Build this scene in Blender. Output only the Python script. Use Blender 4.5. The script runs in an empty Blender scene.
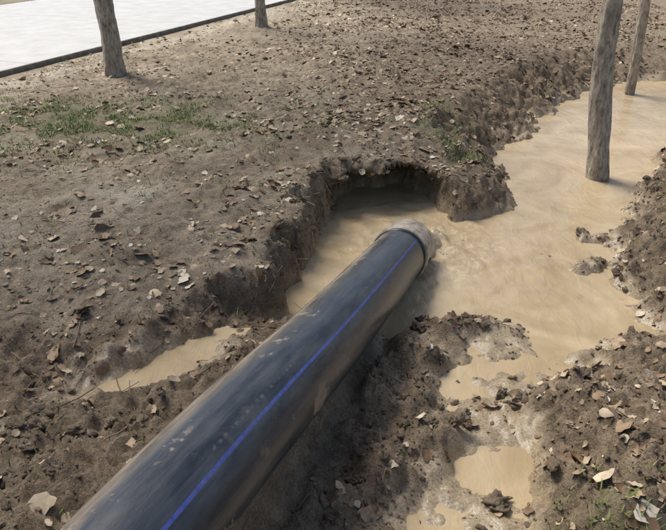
import bpy, math, bmesh, numpy as np
from mathutils import Vector, Matrix
rng=np.random.default_rng(7)
scene=bpy.context.scene
# ------------------------------------------------------------------ noise
def _g(ix,iy,seed):
    h=(ix.astype(np.int64)*374761393+iy.astype(np.int64)*668265263+seed*974634777)&0xffffffff
    h=((h^(h>>13))*1274126177)&0xffffffff
    h=h^(h>>16)
    return (h&0xffff)/65536.0*2*np.pi
def perlin(x,y,seed=0):
    x=np.asarray(x,float);y=np.asarray(y,float)
    ix=np.floor(x);iy=np.floor(y);fx=x-ix;fy=y-iy
    u=fx*fx*fx*(fx*(fx*6-15)+10);v=fy*fy*fy*(fy*(fy*6-15)+10)
    def d(ax,ay):
        a=_g(ix+ax,iy+ay,seed);return np.cos(a)*(fx-ax)+np.sin(a)*(fy-ay)
    a=d(0,0);b=d(1,0);c=d(0,1);e=d(1,1)
    return ((a+(b-a)*u)+((c+(e-c)*u)-(a+(b-a)*u))*v)*1.5
def fbm(x,y,seed=0,o=4):
    s=0;a=1.;f=1.
    for i in range(o):
        s=s+a*perlin(x*f,y*f,seed+i*17);a*=.5;f*=2.03
    return s
def sm(a,b,x):
    t=np.clip((x-a)/(b-a),0,1);return t*t*(3-2*t)
# ------------------------------------------------------------------ terrain
POLY=np.array([(-9,2.2),(-4,2.9),(-1.9,3.25),(-1.2,3.4),(-.75,3.75),(-.5,4.2),(-.3,4.8),(-.32,5.4),(-.12,6.0),(.2,6.3),(.6,6.35),(.95,6.15),
 (1.02,5.85),(1.15,5.7),(1.3,5.95),(1.25,6.6),(1.25,7.4),(1.4,8.3),(2.0,9.6),(3.0,11.1),(4.6,12.6),(12,14.5),(30,17),(30,9),(12,8.2),(5.5,7.6),(4.1,6.7),(3.2,5.4),(2.85,4.6),(2.8,3.9),(2.45,3.5),(2.1,2.9),(1.5,2.1),(1.15,1.2),(1.0,-1.5),(-9,-1.5)])
def sdf(x,y,P):
    d=np.full(x.shape,1e9);ins=np.zeros(x.shape,bool);n=len(P)
    for i in range(n):
        ax,ay=P[i];bx,by=P[(i+1)%n]
        ex,ey=bx-ax,by-ay
        t=np.clip(((x-ax)*ex+(y-ay)*ey)/(ex*ex+ey*ey),0,1)
        d=np.minimum(d,(x-ax-t*ex)**2+(y-ay-t*ey)**2)
        c=((ay>y)!=(by>y))&(x<(bx-ax)*(y-ay)/((by-ay) if by!=ay else 1e-9)+ax)
        ins^=c
    return np.where(ins,1,-1)*np.sqrt(d)
PIPE=np.array([(-4.9,-7,.30),(-2.75,-3,.30),(-1.5,-.8,.31),(-.605,1.36,.29),(.01,3.0,.0),(.585,4.67,-.33)])
PR=.208
def axis_x(y): return np.interp(y,PIPE[:,1],PIPE[:,0])
def axis_z(y): return np.interp(y,PIPE[:,1],PIPE[:,2])
WATER=-.5
def road_d(x,y):
    ux,uy=.333,.943
    return -((x+4.76)*uy-(y-10.5)*ux)
def cave(x,y): return np.exp(-((x-.46)/.54)**4)*np.exp(-((y-6.05)/.62)**2)
def height(x,y,full=False):
    x=np.asarray(x,float);y=np.asarray(y,float)
    wx=x+.20*fbm(x*1.3,y*1.3,3,3)+.07*fbm(x*5,y*5,5,4)
    wy=y+.18*fbm(x*1.3,y*1.3,13,3)+.07*fbm(x*5,y*5,15,4)*(1-.7*cave(x,y))
    d=sdf(wx,wy,POLY)
    right=sm(1.3,2.2,x-.15*(y-2))*(1-sm(6.5,8,y))+sm(.6,1.2,x)*(1-sm(3.2,4,y))
    right=np.clip(right,0,1)
    farl=sm(.95,1.5,x)*sm(5.2,6.2,y)
    w=.22+.7*right+(.8+.5*sm(7,9,y))*farl*(1-right)
    w=w+.3*(1-sm(3.2,3.9,y))*(1-sm(-.9,-.2,x))
    s=sm(0,1,d/w)
    ax=axis_x(y);off=x-ax
    pb=axis_z(y)-PR
    near=1-sm(3.5,4.3,y+.25*fbm(x*2,y*2,31,2))
    rightm=sm(-.05,.2,off)
    mound=sm(.10,.26,off)*(1-sm(.42,.8,off+.25*fbm(x*2.2,y*2.2,33,3)))*sm(1.2,1.8,y)*(1-sm(3.2,3.8,y))
    crumb=.030*np.abs(fbm(x*11,y*11,23,3))+.020*fbm(x*24,y*24,24,2)
    fr=-.500+.045*fbm(x*2.3,y*2.3,21,4)+.016*fbm(x*9,y*9,22,3)+mound*(.15+.12*fbm(x*4,y*4,25,3)+1.3*crumb)
    fr=fr+(.12+crumb)*np.exp(-((y-3.72-.12*(x-.9)-.1*fbm(x*3,y*3,26,2))/.13)**2)*sm(.35,.6,x)*(1-sm(.95,1.25,x))
    fl=np.clip(pb-.03,-.3,0.02)+.08*fbm(x*2.1,y*2.1,41,4)+.02*fbm(x*9,y*9,42,3)+1.4*crumb
    pud=np.exp(-(((x+1.05)*.8+(y-2.98)*.6)/.45)**2-((-(x+1.05)*.6+(y-2.98)*.8)/.19)**2)
    fl=fl*(1-pud)+(-.36)*pud
    fl=fl+.07*np.exp(-((off+.33)/.12)**2)
    nearf=fl*(1-rightm)+fr*rightm
    under=np.exp(-(off/.16)**2)*(1-sm(2.9,3.6,y))
    nearf=nearf*(1-under)+(pb+.005)*under
    pool=-.66+.04*fbm(x*2,y*2,51,3)
    pool=pool+(.09+.17*fbm(x*2.1,y*2.6,52,4))*sm(1.1,1.8,x)*(1-sm(4.9,6,y))
    floor=pool*(1-near)+nearf*near
    top=.05*fbm(x*.5,y*.5,61,3)+.035*fbm(x*3,y*3,62,4)+.014*fbm(x*12,y*12,63,2)
    top=top+.08*np.exp(-((x-.6)/1.5)**2-((y-10.2)/2.6)**2)
    rb=np.clip(sm(1.0,1.6,x-.1*(y-2))*(1-sm(6.0,7.5,y))*sm(3,-.2,x-y*.3-1)+sm(.6,1.0,x)*(1-sm(2.6,3.4,y)),0,1)
    top=top+rb*(-.17-.10*sm(2.4,4,y)+.12*fbm(x*2.2,y*2.2,71,4)+.03*fbm(x*9,y*9,72,3)+1.3*crumb)
    prom=np.exp(-((x-1.2)/.5)**2-((y-6.1)/.6)**2)
    top=top-.15*prom
    top=top-.12*sm(-.9,.0,d)*(1-sm(-.2,.6,x))*(1-sm(4.5,5.5,y))
    rd=road_d(x,y)
    k=sm(-.6,.1,rd)*(1-sm(7.2,7.8,rd))
    top=top*(1-k)+(-.03)*k
    rough=s*(1-s)*4
    z=top*(1-s)+floor*s+rough*(.06*fbm(x*6,y*6,81,4)+.03*fbm(x*22,y*22,82,2))*(1-.8*cave(x,y))
    hol=np.exp(-((x-2.0)/.42)**4-((y-3.78+.2*(x-2))/.2)**2)
    z=z*(1-hol)+(-.53+.02*fbm(x*5,y*5,83,3))*hol
    if full: return z,d,s,rb,near
    return z
def overhang(x,y,z):
    rel=np.clip((z+.62)/.62,0,1)
    lip=.80+.10*fbm(x*4,y*0+.5,85,3)-.5*np.clip(np.abs(x-.46)-.25,0,1)
    return y-cave(x,y)*(.80*sm(lip-.2,lip+.08,rel)-.45+.05*fbm(x*5,z*9,86,3))
def spaced(a,b,h,lo,hi):
    c=list(np.arange(a,b,h));s=h
    left=[];p=a
    while p>lo: s*=1.13;p-=s;left.append(p)
    s=h;right=[];p=c[-1]
    while p<hi: s*=1.13;p+=s;right.append(p)
    return np.array(left[::-1]+c+right)
def gridmesh(name,xs,ys,zf):
    X,Y=np.meshgrid(xs,ys);nx,ny=len(xs),len(ys)
    x=X.ravel();y=Y.ravel();co=zf(x,y)
    idx=np.arange(nx*ny).reshape(ny,nx)
    f=np.stack([idx[:-1,:-1],idx[:-1,1:],idx[1:,1:],idx[1:,:-1]],-1).reshape(-1,4)
    return mesh_np(name,co,f)
def mesh_np(name,co,f,mat=None,smooth=True):
    me=bpy.data.meshes.new(name);n=len(co);m=len(f);k=f.shape[1]
    me.vertices.add(n);me.vertices.foreach_set('co',np.asarray(co,np.float32).ravel())
    me.loops.add(m*k);me.loops.foreach_set('vertex_index',f.astype(np.int32).ravel())
    me.polygons.add(m);me.polygons.foreach_set('loop_start',(np.arange(m)*k).astype(np.int32))
    me.polygons.foreach_set('loop_total',np.full(m,k,np.int32))
    me.polygons.foreach_set('use_smooth',np.full(m,smooth))
    me.update(calc_edges=True)
    ob=bpy.data.objects.new(name,me);scene.collection.objects.link(ob)
    if mat: me.materials.append(mat)
    return ob
# ------------------------------------------------------------------ material helpers
class M:
    def __init__(s,name):
        s.m=bpy.data.materials.new(name);s.m.use_nodes=True;s.t=s.m.node_tree
        s.b=s.t.nodes['Principled BSDF']
    def n(s,t,**k):
        nd=s.t.nodes.new(t)
        for a,b in k.items(): setattr(nd,a,b)
        return nd
    def l(s,a,b): s.t.links.new(a,b)
    def set(s,nd,key,v):
        if isinstance(v,bpy.types.NodeSocket): s.l(v,nd.inputs[key])
        else: nd.inputs[key].default_value=(*v,1) if isinstance(v,tuple) else v
    def noise(s,scale,vec=None,detail=5,rough=.6,dist=0):
        nd=s.n('ShaderNodeTexNoise');nd.inputs['Scale'].default_value=scale;nd.inputs['Detail'].default_value=detail
        nd.inputs['Roughness'].default_value=rough;nd.inputs['Distortion'].default_value=dist
        if vec: s.l(vec,nd.inputs['Vector'])
        return nd.outputs['Fac']
    def ramp(s,fac,stops):
        r=s.n('ShaderNodeValToRGB');s.l(fac,r.inputs[0]);e=r.color_ramp.elements
        while len(e)<len(stops): e.new(.5)
        for i,(p,c) in enumerate(stops):
            e[i].position=p;e[i].color=(*c,1) if not np.isscalar(c) else (c,c,c,1)
        return r.outputs[0]
    def mix(s,f,a,b,mode='MIX'):
        x=s.n('ShaderNodeMix',data_type='RGBA',blend_type=mode)
        for i,v in ((0,f),(6,a),(7,b)):
            if isinstance(v,bpy.types.NodeSocket): s.l(v,x.inputs[i])
            else: x.inputs[i].default_value=v if np.isscalar(v) else (*v,1)
        return x.outputs[2]
    def math(s,op,a,b=0,clamp=False):
        x=s.n('ShaderNodeMath',operation=op,use_clamp=clamp)
        for i,v in ((0,a),(1,b)):
            if isinstance(v,bpy.types.NodeSocket): s.l(v,x.inputs[i])
            else: x.inputs[i].default_value=v
        return x.outputs[0]
    def bump(s,h,strength,dist,prev=None):
        b=s.n('ShaderNodeBump');b.inputs['Strength'].default_value=strength;b.inputs['Distance'].default_value=dist
        s.l(h,b.inputs['Height'])
        if prev: s.l(prev,b.inputs['Normal'])
        return b.outputs[0]
    def obj(s): return s.n('ShaderNodeTexCoord').outputs['Object']
def base(m,c): m.set(m.b,'Base Color',c)
# ------------------------------------------------------------------ ground material
g=M('soil');o=g.obj()
att=g.n('ShaderNodeAttribute',attribute_name='mask');sep=g.n('ShaderNodeSeparateColor');g.l(att.outputs['Color'],sep.inputs[0])
R,G,B=sep.outputs;SAND_SUN=att.outputs['Alpha']
n1=g.noise(1.3,o,4);n2=g.noise(9,o,6,.7);n3=g.noise(80,o,4,.75)
dry=g.ramp(n1,[(.3,(.27,.21,.137)),(.5,(.39,.315,.215)),(.68,(.50,.425,.305))])
dry=g.mix(g.ramp(n2,[(.36,.9),(.50,0.)]),dry,(.20,.148,.094))
dry=g.mix(g.math('MULTIPLY',SAND_SUN,g.ramp(n2,[(.35,.2),(.5,1.)])),dry,(.62,.55,.42))  # pale sand tone, which also colours in the sunlit spot on the bank
MUD=[(.3,(.15,.108,.067)),(.52,(.30,.225,.147)),(.7,(.44,.35,.24))]
mud=g.ramp(n2,MUD)
wetc=g.ramp(n2,[(.3,(.27,.205,.128)),(.6,(.42,.335,.215))])
c=g.mix(R,dry,mud)
c=g.mix(G,c,wetc)
gn=g.math('MULTIPLY',B,g.ramp(n2,[(.42,0.),(.6,1.)]))
c=g.mix(gn,c,(.10,.13,.035))
c=g.mix(.9,c,g.ramp(n3,[(.34,.45),(.6,1.12)]),'MULTIPLY')
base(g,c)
g.set(g.b,'Roughness',g.math('ADD',g.math('MULTIPLY',G,-.66),.88))
hh=g.math('ADD',g.math('MULTIPLY',n3,.5),n2)
inv=g.math('SUBTRACT',1.,G)
bp=g.n('ShaderNodeBump');bp.inputs['Distance'].default_value=.045;g.l(hh,bp.inputs['Height'])
g.l(g.math('ADD',.2,g.math('MULTIPLY',inv,.75)),bp.inputs['Strength'])
g.l(bp.outputs[0],g.b.inputs['Normal'])

xs=spaced(-4.2,5.0,.02,-180,180);ys=spaced(.9,11.5,.021,-120,260)
store={}
def zf(x,y):
    z,d,s,rb,near=height(x,y,True)
    store['v']=(x,y,z,d,s,rb,near)
    return np.stack([x,overhang(x,y,z),z],1)
ground=gridmesh('ground',xs,ys,zf);ground.data.materials.append(g.m)
x,y,z,d,s,rb,near=store['v']
mudm=np.clip(np.maximum(sm(-.10,.12,d+.1*fbm(x*4,y*4,91,3)),rb),0,1)
mudm=np.maximum(mudm,.8*sm(8.5,12,y+.8*fbm(x*.8,y*.8,94,3))*sm(.3,2.6,x))
mudm=np.maximum(mudm,.75*np.exp(-((x-1.3)/1.6)**2-((y-9.)/3.)**2))
wet=1-sm(WATER+.03,WATER+.12,z+.03*fbm(x*6,y*6,92,3))
pudm=np.exp(-(((x+1.05)*.8+(y-2.98)*.6)/.6)**2-((-(x+1.05)*.6+(y-2.98)*.8)/.25)**2)
wet=np.maximum(wet,sm(.25,.6,pudm))
gr=np.exp(-((x+2.9)/1.7)**2-((y-7.3)/.9)**2)+.7*np.exp(-((x-1.3)/.3)**2-((y-6.9)/.8)**2)+.8*np.exp(-((x-1.1)/.6)**2-((y-1.6)/.35)**2)
gr=np.maximum(gr,.6*sm(14,30,np.hypot(x,y))*(1-sm(.5,1.5,x)*(y>0)*(y<22)))
rdv=road_d(x,y)
sand_and_sun=np.exp(-((rdv+.55)/.5)**2)*.9+.9*np.exp(-((x+1.75)/.35)**2-((y-5.0)/.3)**2)+.6*np.exp(-((x+.6)/.5)**2-((y-8.5)/.5)**2)+.4*np.exp(-((x+2.5)/.8)**2-((y-4.2)/.4)**2)  # pale sand, plus a pool of sunlight painted on the left bank
sand_and_sun=sand_and_sun*np.clip(.8+1.2*fbm(x*2,y*2,95,3),0,1)
col=np.stack([mudm,wet,np.clip(gr,0,1),np.clip(sand_and_sun,0,1)],1)
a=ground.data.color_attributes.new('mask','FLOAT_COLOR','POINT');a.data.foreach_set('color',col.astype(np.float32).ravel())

# ------------------------------------------------------------------ water
w=M('muddy_water');o=w.obj()
nw=w.noise(1.5,o,4,.6,.8)
mp=w.n('ShaderNodeMapping');w.l(o,mp.inputs[0]);mp.inputs['Rotation'].default_value=(0,0,math.radians(-25));mp.inputs['Scale'].default_value=(1,.45,1)
wc=w.ramp(nw,[(.3,(.36,.27,.155)),(.5,(.46,.355,.215)),(.72,(.55,.44,.28))])
ds=w.n('ShaderNodeVectorMath',operation='DISTANCE');w.l(o,ds.inputs[0]);ds.inputs[1].default_value=(.9,5.05,-.45)
fo=w.math('MULTIPLY',w.math('SUBTRACT',1.1,w.math('MULTIPLY',ds.outputs['Value'],1.2),True),w.ramp(w.noise(8,mp.outputs[0],6,.72,2.5),[(.50,0.),(.62,1.)]))
wc=w.mix(w.math('MULTIPLY',fo,.6),wc,(.72,.63,.48))
base(w,wc)
w.set(w.b,'Roughness',.15);w.set(w.b,'IOR',1.33)
b1=w.bump(w.noise(9,mp.outputs[0],3,.55,1.2),.4,.03)
b2=w.bump(w.noise(38,mp.outputs[0],2,.5,.6),.22,.01,b1)
w.l(b2,w.b.inputs['Normal'])
EX,EY=.75,5.0
def wf(x,y):
    r=np.hypot(x-EX,(y-EY))
    act=np.exp(-(r/.8)**2)
    z=WATER+.005*fbm(x*3,y*3,101,3)+act*(.030*fbm(x*5,y*5,102,4)+.007*np.sin(r*26+3*fbm(x*2,y*2,103,2)))
    z=z+.055*np.exp(-((x-.85)/.2)**2-((y-5.2)/.17)**2)*(1+.9*fbm(x*8,y*8,105,4))
    z=z+.006*fbm(x*9+y*3,y*4,104,2)*np.exp(-((y-4.5)/2)**2)
    return np.stack([x,y,z],1)
wx_=np.unique(np.round(np.concatenate([np.arange(-1.2,0,.03),np.arange(0,2,.018),np.arange(2,8,.035)]),4))
wy_=np.unique(np.round(np.concatenate([np.arange(1.3,4.2,.035),np.arange(4.2,6.2,.018),np.arange(6.2,15,.04)]),4))
water=gridmesh('water',wx_,wy_,wf);water.data.materials.append(w.m)
def pf(x,y): return np.stack([x,y,-.30+.002*fbm(x*8,y*8,9,2)],1)
pud=gridmesh('puddle_water',np.arange(-1.7,-.45,.04),np.arange(2.5,3.5,.04),pf);pud.data.materials.append(w.m)

# ------------------------------------------------------------------ pipe
def spline(P,n):
    P=np.asarray(P,float);Q=np.vstack([2*P[0]-P[1],P,2*P[-1]-P[-2]]);out=[]
    for i in range(1,len(Q)-2):
        for t in np.linspace(0,1,n,endpoint=False):
            p0,p1,p2,p3=Q[i-1:i+3]
            out.append(.5*((2*p1)+(-p0+p2)*t+(2*p0-5*p1+4*p2-p3)*t*t+(-p0+3*p1-3*p2+p3)*t**3))
    out.append(P[-1]);return np.array(out)
def tube(name,C,rad,seg,mat,parent=None,rn=None):
    C=np.asarray(C);N=len(C);T=np.gradient(C,axis=0);T/=np.linalg.norm(T,axis=1)[:,None]
    ref=np.array([0,0,1.]) if abs(T[0][2])<.9 else np.array([0,1.,0])
    side=np.cross(T,ref);side/=np.linalg.norm(side,axis=1)[:,None];up=np.cross(side,T)
    th=np.arange(seg)/seg*2*np.pi
    rr=np.asarray(rad)[:,None]*np.ones(seg)[None]
    if rn is not None: rr=rr+rn(C,th)
    co=C[:,None]+rr[...,None]*(np.cos(th)[None,:,None]*up[:,None]+np.sin(th)[None,:,None]*side[:,None])
    idx=np.arange(N*seg).reshape(N,seg);nx=np.roll(idx,-1,1)
    f=np.stack([idx[:-1],nx[:-1],nx[1:],idx[1:]],-1).reshape(-1,4)
    ob=mesh_np(name,co.reshape(-1,3),f,mat)
    uv=ob.data.uv_layers.new(name='UVMap');L=np.concatenate([[0],np.cumsum(np.linalg.norm(np.diff(C,axis=0),axis=1))])
    U=np.zeros((N-1,seg,4,2))
    U[:,:,0,0]=U[:,:,3,0]=np.arange(seg)/seg;U[:,:,1,0]=U[:,:,2,0]=(np.arange(seg)+1)/seg
    U[:,:,0,1]=U[:,:,1,1]=L[:-1,None];U[:,:,2,1]=U[:,:,3,1]=L[1:,None]
    uv.data.foreach_set('uv',U.astype(np.float32).ravel())
    if parent: ob.parent=parent
    return ob
pm=M('black_polyethylene');o=pm.obj()
uvn=pm.n('ShaderNodeUVMap',uv_map='UVMap');sx=pm.n('ShaderNodeSeparateXYZ');pm.l(uvn.outputs[0],sx.inputs[0]);U,V=sx.outputs[0],sx.outputs[1]
def band(c,wd):
    dd=pm.math('ABSOLUTE',pm.math('SUBTRACT',U,c));return pm.math('LESS_THAN',dd,wd)
st=None
for cc in (41/360,161/360,281/360):
    b_=band(cc,.0055);st=b_ if st is None else pm.math('MAXIMUM',st,b_)
cmb=pm.n('ShaderNodeCombineXYZ');pm.l(pm.math('MULTIPLY',U,7.),cmb.inputs[0]);pm.l(V,cmb.inputs[1])
nS=pm.noise(3.2,cmb.outputs[0],6,.65)
nF=pm.noise(26,o,5,.7)
str_=pm.n('ShaderNodeCombineXYZ');pm.l(pm.math('MULTIPLY',U,60.),str_.inputs[0]);pm.l(pm.math('MULTIPLY',V,1.2),str_.inputs[1])
nT=pm.noise(1.5,str_.outputs[0],4,.6)
blk=pm.ramp(nS,[(.35,(.018,.025,.036)),(.65,(.038,.05,.066))])
blk=pm.mix(pm.math('MULTIPLY',pm.ramp(nT,[(.55,0.),(.75,1.)]),.3),blk,(.12,.13,.145))
blue=pm.mix(pm.ramp(nF,[(.35,0.),(.7,1.)]),(.03,.05,.26),(.07,.10,.32))
c=pm.mix(pm.math('MULTIPLY',st,pm.ramp(nF,[(.3,.55),(.5,1.)])),blk,blue)
pv=pm.math('FRACT',pm.math('MULTIPLY',V,26.));pg=pm.math('FRACT',pm.math('MULTIPLY',V,.62))
prt=pm.math('MULTIPLY',pm.math('MULTIPLY',band(28/360,.0045),pm.math('LESS_THAN',pv,.55)),pm.math('LESS_THAN',pg,.42))
prt=pm.math('MULTIPLY',prt,pm.ramp(nF,[(.45,0.),(.55,1.)]))
c=pm.mix(pm.math('MULTIPLY',prt,.15),c,(.35,.35,.33))
ang=pm.math('ABSOLUTE',pm.math('SUBTRACT',pm.math('FRACT',pm.math('ADD',U,.5)),.5-34/360))
dm=pm.math('SUBTRACT',1.,pm.math('MULTIPLY',ang,16.),True)
dust=pm.math('MULTIPLY',dm,pm.ramp(nS,[(.35,.3),(.6,.95)]))
spots=pm.ramp(pm.noise(4.5,o,6,.72),[(.58,0.),(.64,1.)])
low=pm.ramp(U,[(.16,0.),(.24,1.)])
spl=pm.math('MULTIPLY',spots,pm.math('ADD',.10,pm.math('MULTIPLY',low,.7)),True)
dd=pm.math('MAXIMUM',dust,spl)
film=pm.math('MULTIPLY',pm.ramp(nS,[(.4,0.),(.7,1.)]),.10)
dd=pm.math('MAXIMUM',dd,film)
c=pm.mix(dd,c,(.31,.25,.18))
base(pm,c)
pm.set(pm.b,'Roughness',pm.math('ADD',.17,pm.math('MULTIPLY',pm.math('MAXIMUM',dd,pm.math('MULTIPLY',nS,.5)),.5)))
pm.l(pm.bump(pm.math('ADD',pm.math('MULTIPLY',nF,.3),pm.math('MULTIPLY',nS,1.)),.2,.01),pm.b.inputs['Normal'])
pipe=bpy.data.objects.new('drainage_pipe',None);scene.collection.objects.link(pipe)
C=spline(PIPE,40)
rn=lambda C,th:.0015*perlin(C[:,1][:,None]*2+0*th[None],np.sin(th)[None]*2+0*C[:,1][:,None],5)
tube('pipe_wall',C,np.full(len(C),PR),96,pm.m,pipe,rn)
E=C[-1];Td=(C[-1]-C[-2]);Td/=np.linalg.norm(Td)
cm=M('mud_coated_pipe_end');o=cm.obj();q=cm.noise(11,o,7,.75)
base(cm,cm.ramp(q,[(.36,(.11,.095,.075)),(.46,(.33,.28,.21)),(.62,(.54,.48,.39))]))
cm.set(cm.b,'Roughness',.4);cm.l(cm.bump(q,.7,.02),cm.b.inputs['Normal'])
prof=[(-.20,PR-.004),(-.195,PR+.012),(-.17,PR+.020),(-.12,PR+.020),(-.10,PR+.010),(-.05,PR+.007),(.0,PR+.009),(.05,PR+.007),(.11,PR+.008),(.16,PR-.0),(.167,PR-.012),(.165,PR-.03),(.15,PR-.034),(-.3,PR-.034),(-1.2,PR-.034)]
cc=np.array([E+Td*a for a,_ in prof]);N=len(prof);th=np.arange(96)/96*2*np.pi
side=np.cross(Td,[0,0,1]);side/=np.linalg.norm(side);up=np.cross(side,Td)
ii=np.arange(N)[:,None]
rr=np.array([b for _,b in prof])[:,None]+.008*perlin(ii*.7+np.cos(th)[None]*3,np.sin(th)[None]*4+0*ii,8)
co=cc[:,None]+rr[...,None]*(np.cos(th)[None,:,None]*up+np.sin(th)[None,:,None]*side)
idx=np.arange(N*96).reshape(N,96);nx=np.roll(idx,-1,1)
f=np.stack([idx[:-1],nx[:-1],nx[1:],idx[1:]],-1).reshape(-1,4)
e=mesh_np('pipe_end_collar',co.reshape(-1,3),f,cm.m);e.parent=pipe
kk=M('dark_clamp');base(kk,(.02,.02,.022));kk.set(kk.b,'Roughness',.35)
tube('clamp_ring',[E+Td*a for a in (-.25,-.245,-.212,-.207)],[PR+.001,PR+.010,PR+.010,PR+.001],64,kk.m,pipe)
nu,nv=60,60
tt=np.linspace(-.4,.85,nv);uu=np.linspace(-1,1,nu)
Tt,Uu=np.meshgrid(tt,uu,indexing='ij')
fr_=np.clip(Tt-.15,0,1)
half=.170+.40*fr_
zt=E[2]+.10-.9*fr_**2-.12*fr_
px=E[0]+Td[0]*Tt+side[0]*Uu*half;py=E[1]+Td[1]*Tt+side[1]*Uu*half
pz=zt-.13*np.abs(Uu)**2.2-(fr_*.35+sm(.14,.22,Tt)*.16)*Uu**4+.045*fbm(px*7,py*7,5,5)*sm(.12,.35,Tt)
idx=np.arange(nu*nv).reshape(nv,nu)
f=np.stack([idx[:-1,:-1],idx[:-1,1:],idx[1:,1:],idx[1:,:-1]],-1).reshape(-1,4)
mesh_np('water_outflow',np.stack([px.ravel(),py.ravel(),pz.ravel()],1),f,w.m)

# ------------------------------------------------------------------ lumps of mud
def ico(sub):
    bm=bmesh.new();bmesh.ops.create_icosphere(bm,subdivisions=sub,radius=1)
    v=np.array([p.co[:] for p in bm.verts]);f=np.array([[q.index for q in p.verts] for p in bm.faces]);bm.free();return v,f
dv,df=ico(1);vs=[];fs=[]
for i in range(80):
    p=np.array([E[0]+Td[0]*.3,E[1]+Td[1]*.3,-.46])+rng.normal(0,1,3)*[.15,.13,0]+[.10,0,abs(rng.normal(0,.05))]
    vs.append(dv*rng.uniform(.003,.008)*[1,1,rng.uniform(.8,1.6)]+p);fs.append(df+i*len(dv))
mesh_np('water_splash',np.vstack(vs),np.vstack(fs),w.m)
def clodbase(sub,k):
    v,f=ico(sub);r=np.random.default_rng(k)
    out=v.copy()
    for _ in range(7):
        n=r.normal(size=3);n/=np.linalg.norm(n);h=r.uniform(.4,.8)
        dd=out@n;out=out-np.clip(dd-h,0,None)[:,None]*n*.85
    a=perlin(v[:,0]*1.6+k*3,v[:,1]*1.6+v[:,2]*1.7,k);b=perlin(v[:,0]*3.5+v[:,2]*3,v[:,1]*3.5+k,k+5);c=perlin(v[:,0]*8+v[:,2]*6,v[:,1]*8-v[:,2]*5+k,k+9)
    out=out*(1+.45*a+.35*b+.22*c)[:,None]
    return out*np.array([1,r.uniform(.55,.9),r.uniform(.4,.75)]),f
small=[clodbase(2,i) for i in range(14)];big=[clodbase(3,50+i) for i in range(12)];big4=[clodbase(4,90+i) for i in range(8)]
def scatter_clods(name,P,S,mat):
    vs=[];fs=[];off=0
    zz=height(P[:,0],P[:,1]);yy=overhang(P[:,0],P[:,1],zz)
    for i in range(len(P)):
        lib=small if S[i]<.018 else (big if S[i]<.045 else big4)
        v,f=lib[rng.integers(len(lib))]
        a,b_,c_=rng.uniform(0,6.28),rng.normal(0,.5),rng.normal(0,.5)
        Rm=np.array((Matrix.Rotation(a,3,'Z')@Matrix.Rotation(b_,3,'X')@Matrix.Rotation(c_,3,'Y')))
        vs.append((v*S[i])@Rm.T+[P[i,0],yy[i],zz[i]+S[i]*rng.uniform(-.4,.12)]);fs.append(f+off);off+=len(v)
    return mesh_np(name,np.vstack(vs),np.vstack(fs),mat)
mm=M('clod_mud');o=mm.obj();q=mm.noise(9,o,6,.7);isl=mm.n('ShaderNodeNewGeometry').outputs['Random Per Island']
c=mm.ramp(q,MUD)
c=mm.mix(.6,c,mm.ramp(isl,[(0,.62),(1,1.22)]),'MULTIPLY')
q5=mm.noise(70,o,5,.75)
c=mm.mix(.8,c,mm.ramp(q5,[(.34,.5),(.6,1.1)]),'MULTIPLY');base(mm,c)
mm.set(mm.b,'Roughness',.72)
mm.l(mm.bump(q5,1.,.02),mm.b.inputs['Normal'])
def dens_points(n,x0,x1,y0,y1,fn):
    X=rng.uniform(x0,x1,n);Y=rng.uniform(y0,y1,n);k=rng.uniform(0,1,n)<fn(X,Y);return np.stack([X[k],Y[k]],1)
def clod_d(x,y):
    z,d,s,rb,near=height(x,y,True)
    off=x-axis_x(y)
    cl=np.clip(.45+1.3*fbm(x*2.5,y*2.5,19,3),.05,1)
    a=sm(.14,.25,off)*(1-sm(.5,.9,off+.25*fbm(x*3,y*3,7,2)))*(1-sm(3.2,3.6,y))*sm(1.,1.4,y)
    b_=.7*sm(-.4,-.1,.0-(off+.1))*(y<3.6)*(s>.3)*(off>-1.8)*(off<-.18)*cl
    bar=.9*np.exp(-((y-3.72-.12*(x-.9))/.16)**2)*(x>.3)*(x<1.35)
    c_=.8*sm(.15,.4,rb)*cl*sm(-.52,-.42,z)
    e_=.4*((d>-.05)&(d<.25)&(x<1.8)&(z>-.52))
    wetf=.10*((x>.4)&(x<2.4)&(y<5.2))
    dd=np.maximum.reduce([a,b_,bar,c_,e_,wetf])*(z>-.53)
    pudk=np.exp(-(((x+1.05)*.8+(y-2.98)*.6)/.5)**2-((-(x+1.05)*.6+(y-2.98)*.8)/.2)**2)
    return dd*(1-sm(.2,.5,pudk))
P=dens_points(62000,-2.8,4.6,1.0,7.2,clod_d)[:14500]
S=np.clip(.0070*(1/rng.uniform(.006,1,len(P)))**.48,.006,.08)
offp=P[:,0]-axis_x(P[:,1])
keep=~((np.abs(offp)<PR+S*.9)&(S>.02));P=P[keep];S=S[keep]
scatter_clods('mud_clods',P,S,mm.m)
P=dens_points(14000,-4.5,3.5,2.6,11,lambda x,y:(height(x,y)>-.2)*.5*(.3+np.clip(fbm(x*1.5,y*1.5,8,2),0,1)))
dm_=M('dry_soil_crumbs');isl=dm_.n('ShaderNodeNewGeometry').outputs['Random Per Island'];base(dm_,dm_.ramp(isl,[(0,(.19,.145,.10)),(.7,(.38,.31,.22)),(1,(.50,.43,.33))]));dm_.set(dm_.b,'Roughness',.9)
scatter_clods('soil_crumbs',P,rng.uniform(.005,.017,len(P)),dm_.m)

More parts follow.
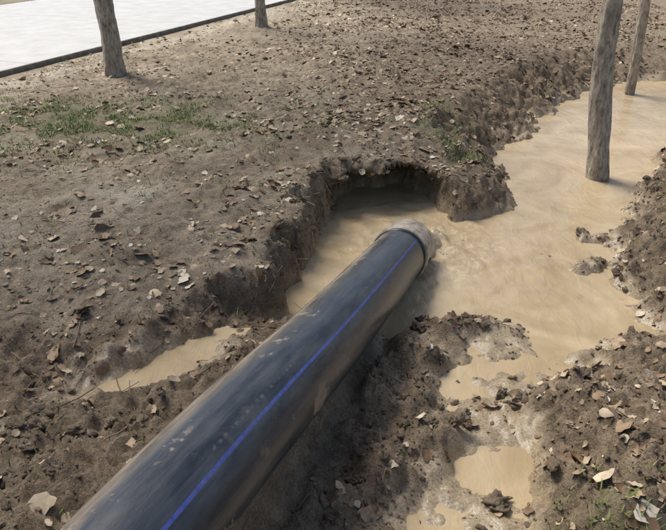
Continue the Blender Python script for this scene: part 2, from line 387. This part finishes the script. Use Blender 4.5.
# ------------------------------------------------------------------ leaves
def leafproto(k):
    r=np.random.default_rng(k);n=7
    t=np.linspace(0,1,n);wd=np.clip(np.sin(np.pi*t**.75),0,1)**.8*r.uniform(.24,.42);wd[0]=.01;wd[-1]=.005
    wd=wd*(1+.15*r.normal(size=n));cu=r.uniform(.05,.7);tw=r.normal(0,.25);fold=r.uniform(-.1,.5)
    v=[]
    for i in range(n):
        zc=cu*(t[i]-.5)**2*1.1+.03*r.normal()
        for sgn in (-1,0,1):
            e_=wd[i]*sgn
            v.append((t[i]-.5,e_,zc+abs(sgn)*wd[i]*fold+e_*tw+.03*r.normal()*abs(sgn)))
    v=np.array(v);f=[]
    for i in range(n-1):
        for j in range(2):
            a=i*3+j;f.append((a,a+1,a+4,a+3))
    return v,np.array(f)
LP=[leafproto(i) for i in range(24)]
def scatter_leaves(name,P,S,mat,zoff=.003,tilt=.24):
    zz=height(P[:,0],P[:,1]);e=.03
    gx=(height(P[:,0]+e,P[:,1])-height(P[:,0]-e,P[:,1]))/(2*e)
    gy=(height(P[:,0],P[:,1]+e)-height(P[:,0],P[:,1]-e))/(2*e)
    yy=overhang(P[:,0],P[:,1],zz)
    n=np.stack([-gx,-gy,np.ones_like(gx)],1)+rng.normal(0,tilt,(len(P),3))*[1,1,0];n/=np.linalg.norm(n,axis=1)[:,None]
    a=rng.uniform(0,2*np.pi,len(P));t=np.stack([np.cos(a),np.sin(a),0*a],1);t-=n*(t*n).sum(1)[:,None];t/=np.linalg.norm(t,axis=1)[:,None];b_=np.cross(n,t)
    pi=rng.integers(0,len(LP),len(P));V=np.array([LP[i][0] for i in range(len(LP))])[pi]*S[:,None,None]
    flip=np.where(rng.uniform(size=len(P))<.35,-1,1)
    W=V[...,0:1]*t[:,None]+V[...,1:2]*b_[:,None]+(V[...,2:3]*flip[:,None,None])*n[:,None]
    lift=np.where(flip<0,S*.10,0)+zoff+S*.01
    W=W+np.stack([P[:,0],yy,zz+lift],1)[:,None]
    nvt=V.shape[1];f=LP[0][1][None]+(np.arange(len(P))*nvt)[:,None,None]
    return mesh_np(name,W.reshape(-1,3),f.reshape(-1,4),mat)
def leafmat(name,stops):
    m=M(name);isl=m.n('ShaderNodeNewGeometry').outputs['Random Per Island'];o=m.obj()
    c=m.ramp(isl,stops);c=m.mix(.6,c,m.ramp(m.noise(40,o,3,.6),[(.3,.5),(.65,1.1)]),'MULTIPLY');base(m,c);m.set(m.b,'Roughness',.62);return m
lm=leafmat('dead_leaf',[(0,(.14,.085,.045)),(.25,(.26,.165,.09)),(.5,(.37,.26,.155)),(.75,(.48,.37,.24)),(.93,(.58,.48,.34)),(1,(.66,.58,.46))])
lm2=leafmat('dark_dead_leaf',[(0,(.09,.055,.032)),(.4,(.19,.12,.07)),(.75,(.30,.205,.12)),(.95,(.41,.31,.19)),(1,(.55,.45,.31))])
def leaf_d(x,y):
    z,d,s,rb,near=height(x,y,True)
    cl=np.clip(.45+.9*fbm(x*.9,y*.9,111,3),.05,1)*np.clip(.8+1.2*fbm(x*3.5,y*3.5,112,3),.1,1.7)
    up_=sm(-1.6,.6,x)*sm(5.5,8,y)
    k=.48*cl+.8*up_*np.clip(cl+.3,0,1)
    k=k*((s<.35)|((s<.85)&(y>5.8)&(x>1)))+.12*(s>=.35)*(z>-.44)
    k=np.where((rb>.3),.45*cl+.05,k)
    k=np.where((x<0)&(y<3.6)&(z>-.3),np.maximum(k,.32*cl),k)
    k=k*(road_d(x,y)<-.1)*(z>-.49)
    k=k*(1-.6*np.exp(-((x+2.4)/1.3)**2-((y-5.2)/.7)**2))
    return k
P=np.vstack([dens_points(38000,-5,4.8,1.2,8,leaf_d),dens_points(62000,-6,9,8,22,lambda x,y:leaf_d(x,y))])
off=P[:,0]-axis_x(P[:,1]);P=P[~((np.abs(off)<PR+.07)&(P[:,1]<4.9))]
S=np.clip(rng.lognormal(math.log(.047),.45,len(P)),.016,.13)
dk=rng.uniform(size=len(P))<(.25+.65*sm(6.5,10,P[:,1])*sm(-.8,1.6,P[:,0]))
scatter_leaves('fallen_leaves',P[~dk],S[~dk],lm.m);scatter_leaves('fallen_leaves',P[dk],S[dk],lm2.m)
vs=[];fs=[];ofs=0
P=dens_points(2800,-4.5,4.5,1.6,13,lambda x,y:(height(x,y)>-.35)*.5);zz=height(P[:,0],P[:,1])
for i in range(len(P)):
    L=rng.uniform(.06,.35);a=rng.uniform(0,6.28);r=rng.uniform(.0015,.004);p=np.array([P[i,0],P[i,1],zz[i]+.012]);dv_=np.array([math.cos(a),math.sin(a),rng.normal(0,.08)])
    pts=[p+dv_*L*t+rng.normal(0,.006,3) for t in (-.5,-.15,.2,.5)]
    sd=np.array([-dv_[1],dv_[0],0])
    for q_ in pts:
        for k in range(3):
            an=k*2.094;vs.append(q_+r*(math.cos(an)*sd+math.sin(an)*np.array([0,0,1])))
    for j in range(3):
        for k in range(3):
            fs.append((ofs+j*3+k,ofs+j*3+(k+1)%3,ofs+j*3+3+(k+1)%3,ofs+j*3+3+k))
    ofs+=12
tw=M('twig');base(tw,(.22,.165,.11));tw.set(tw.b,'Roughness',.8)
mesh_np('fallen_twigs',np.array(vs),np.array(fs),tw.m)
# ------------------------------------------------------------------ grass
def grass(P,hm):
    zz=height(P[:,0],P[:,1]);n=len(P);a=rng.uniform(0,6.28,n);h=hm*rng.uniform(.4,1.2,n);ln=rng.uniform(.2,1.,n)*h
    wd=rng.uniform(.002,.005,n);dx=np.cos(a);dy=np.sin(a);px,py=-dy,dx
    yy=overhang(P[:,0],P[:,1],zz)
    rows=[]
    for t,wf_ in ((0,1),(.5,.8),(1,.08)):
        cx=P[:,0]+dx*ln*t*t;cy=yy+dy*ln*t*t;cz=zz-.005+h*t*(1-.25*t)
        for sg in (-1,1): rows.append(np.stack([cx+sg*px*wd*wf_,cy+sg*py*wd*wf_,cz],1))
    V=np.stack(rows,1);f=np.array([(0,1,3,2),(2,3,5,4)])[None]+(np.arange(n)*6)[:,None,None]
    return V.reshape(-1,3),f.reshape(-1,4)
def grass_d(x,y):
    z=height(x,y);gq=np.exp(-((x+3.0)/1.8)**2-((y-7.2)/.85)**2)*2.+1.8*np.exp(-((x-1.3)/.28)**2-((y-7.0)/.75)**2)+1.6*np.exp(-((x-1.1)/.5)**2-((y-1.75)/.32)**2)+.04
    return (z>-.4)*gq*np.clip(.30+1.5*fbm(x*2.5,y*2.5,121,3),0,1)*(road_d(x,y)<-.05)
P=dens_points(260000,-5,3.5,1.2,11,grass_d)
gm=M('grass_blade');isl=gm.n('ShaderNodeNewGeometry').outputs['Random Per Island'];base(gm,gm.ramp(isl,[(0,(.08,.14,.022)),(.6,(.16,.23,.045)),(.85,(.26,.29,.09)),(1,(.34,.31,.14))]));gm.set(gm.b,'Roughness',.55)
V,f=grass(P,.055);mesh_np('grass',V,f,gm.m)

# ------------------------------------------------------------------ road slab
rm=M('concrete_road');o=rm.obj();q=rm.noise(2.2,o,6,.65)
c=rm.ramp(q,[(.3,(.38,.38,.37)),(.7,(.49,.49,.48))])
sp=rm.n('ShaderNodeSeparateXYZ');rm.l(o,sp.inputs[0])
jt=rm.math('LESS_THAN',rm.math('FRACT',rm.math('MULTIPLY',sp.outputs[1],.2)),.004)
c=rm.mix(jt,c,(.2,.19,.18));base(rm,c);rm.set(rm.b,'Roughness',.8);rm.l(rm.bump(rm.noise(90,o,3),.3,.004),rm.b.inputs['Normal'])
km=M('kerb_concrete');o=km.obj();base(km,km.ramp(km.noise(7,o,5,.7),[(.35,(.10,.09,.08)),(.65,(.24,.22,.19))]));km.set(km.b,'Roughness',.9)
def prism(name,x0,x1,y0,y1,z0,z1,mat,bev=.008):
    bm=bmesh.new();bmesh.ops.create_cube(bm,size=1)
    for v in bm.verts: v.co=Vector(((x0+x1)/2+v.co.x*(x1-x0),(y0+y1)/2+v.co.y*(y1-y0),(z0+z1)/2+v.co.z*(z1-z0)))
    bmesh.ops.bevel(bm,geom=bm.edges[:],offset=bev,segments=2,affect='EDGES')
    me=bpy.data.meshes.new(name);bm.to_mesh(me);bm.free();me.materials.append(mat);ob=bpy.data.objects.new(name,me);scene.collection.objects.link(ob)
    ob.location=(-4.76,10.5,0);ob.rotation_euler=(0,0,-math.atan2(.333,.943));return ob
prism('road',-7.0,-.06,-70,160,-.2,.045,rm.m)
prism('kerb',-.057,0,-70,160,-.2,.052,km.m)
prism('kerb',-7.063,-7.003,-70,160,-.2,.052,km.m)

# ------------------------------------------------------------------ trees
bk=M('bark');o=bk.obj();mp=bk.n('ShaderNodeMapping');bk.l(o,mp.inputs[0]);mp.inputs['Scale'].default_value=(1,1,.3)
q=bk.noise(30,mp.outputs[0],6,.75,.4);q2=bk.noise(3.5,o,5,.65)
c=bk.ramp(q,[(.34,(.15,.12,.09)),(.48,(.42,.36,.285)),(.62,(.60,.54,.45))])
c=bk.mix(.7,c,bk.ramp(q2,[(.35,.6),(.6,1.2)]),'MULTIPLY');base(bk,c);bk.set(bk.b,'Roughness',.9)
bk.l(bk.bump(q,1.,.03),bk.b.inputs['Normal'])
fl=M('green_leaf');isl=fl.n('ShaderNodeNewGeometry').outputs['Random Per Island'];base(fl,fl.ramp(isl,[(0,(.035,.06,.018)),(.7,(.08,.12,.035)),(1,(.14,.16,.05))]));fl.set(fl.b,'Roughness',.5)
def tree(x,y,r,lean=(0,0),h=9.5,seed=0,crown=2.7,nl=2200):
    rg=np.random.default_rng(seed)
    z0=float(height(np.array([x]),np.array([y]))[0])-.12
    root=bpy.data.objects.new('poplar_tree',None);scene.collection.objects.link(root);root.location=(x,y,z0)
    n=90;t=np.linspace(0,1,n)**1.6
    C=np.stack([lean[0]*t*h*np.exp(-t*1.5)+.05*perlin(t*5+seed,t*0+.3,1),lean[1]*t*h+.05*perlin(t*5+seed,t*0+.7,2),t*h],1)
    C[:,:2]-=C[0,:2].copy()
    rad=r*(1-.85*t)+r*.45*np.exp(-t*h/.16)
    ln=lambda C,th:.10*rad[:,None]*(perlin(C[:,2][:,None]*2.2+np.cos(th)[None]*1.5,np.sin(th)[None]*1.8+seed+0*C[:,2][:,None],3)*1.6+.7*np.exp(-C[:,2]/.2)[:,None]*np.sin(th*5+seed)[None]+.8*perlin(C[:,2][:,None]*8+2*np.cos(th)[None],np.sin(th)[None]*4+0*C[:,2][:,None],9))
    tube('trunk',C,rad,36,bk.m,root,ln)
    tips=[]
    for i in range(16):
        ti=rg.uniform(.36,.95);p=np.array([np.interp(ti,t,C[:,k]) for k in range(3)]);a=i*2.4+rg.normal(0,.3);L=crown*(1.15-.7*(ti-.3))*rg.uniform(.7,1.05)
        s_=np.linspace(0,1,9);el=rg.uniform(.4,.8)
        bx=np.stack([p[0]+np.cos(a)*L*s_,p[1]+np.sin(a)*L*s_,p[2]+L*el*s_**1.3],1)+.06*rg.normal(size=(9,3))*s_[:,None]
        tube('limb_%d'%(i+1),bx,np.interp(s_,[0,1],[r*.33*(1.2-ti),.008]),8,bk.m,root)
        for s__ in (.45,.65,.85,1.): tips.append(np.array([np.interp(s__,s_,bx[:,k]) for k in range(3)]))
    tips.append(C[-1]);tips=np.array(tips)
    ci=rg.integers(0,len(tips),nl);cen=tips[ci]+rg.normal(0,.36,(nl,3))
    nn=rg.normal(size=(nl,3));nn/=np.linalg.norm(nn,axis=1)[:,None];u=np.cross(nn,rg.normal(size=(nl,3)));u/=np.linalg.norm(u,axis=1)[:,None];v=np.cross(nn,u)
    sz=rg.uniform(.05,.085,nl)[:,None]
    q=np.stack([cen-u*sz*1.2,cen-v*sz*.8+nn*sz*.2,cen+u*sz*1.3,cen+v*sz*.8+nn*sz*.2],1).reshape(-1,3)
    ob=mesh_np('crown_foliage',q,np.arange(nl*4).reshape(-1,4),fl.m,False);ob.parent=root
    return root
tree(-3.25,9.8,.140,(0.0,0),seed=1)
tree(-1.56,14.8,.115,(0,0),seed=2)
tree(2.98,6.77,.122,(-.15,0),seed=3)
tree(4.95,10.8,.085,(-.03,0),seed=4)
tree(-4.7,6.4,.15,(0,0),seed=5)
tree(-6.2,2.6,.15,(0,0),seed=6)
tree(.2,21.5,.13,(0,0),seed=7)
tree(9.5,17.5,.13,(0,0),seed=8)

# ------------------------------------------------------------------ light
EL,AZ=math.radians(58),math.atan2(-.76,.65)
sd=Vector((math.sin(AZ)*math.cos(EL),math.cos(AZ)*math.cos(EL),math.sin(EL)))
sun=bpy.data.lights.new('sun','SUN');sun.energy=4.2;sun.angle=math.radians(22);sun.color=(1,.96,.89)
so=bpy.data.objects.new('sun',sun);scene.collection.objects.link(so);so.rotation_euler=sd.to_track_quat('Z','Y').to_euler()
wd=bpy.data.worlds.new('World');scene.world=wd;wd.use_nodes=True;nt=wd.node_tree
sk=nt.nodes.new('ShaderNodeTexSky');sk.sky_type='NISHITA';sk.sun_disc=False;sk.sun_elevation=EL;sk.sun_rotation=AZ;sk.air_density=1;sk.dust_density=4
nt.links.new(sk.outputs[0],nt.nodes['Background'].inputs[0]);nt.nodes['Background'].inputs[1].default_value=.15
# ------------------------------------------------------------------ camera
cam=bpy.data.cameras.new('camera');co_=bpy.data.objects.new('camera',cam);scene.collection.objects.link(co_)
cam.sensor_width=36;cam.lens=34.6;cam.clip_end=1000
co_.location=(0,0,2.0);co_.rotation_euler=(math.radians(62),0,0);scene.camera=co_
scene.view_settings.view_transform='Standard';scene.view_settings.look='None';scene.view_settings.exposure=0
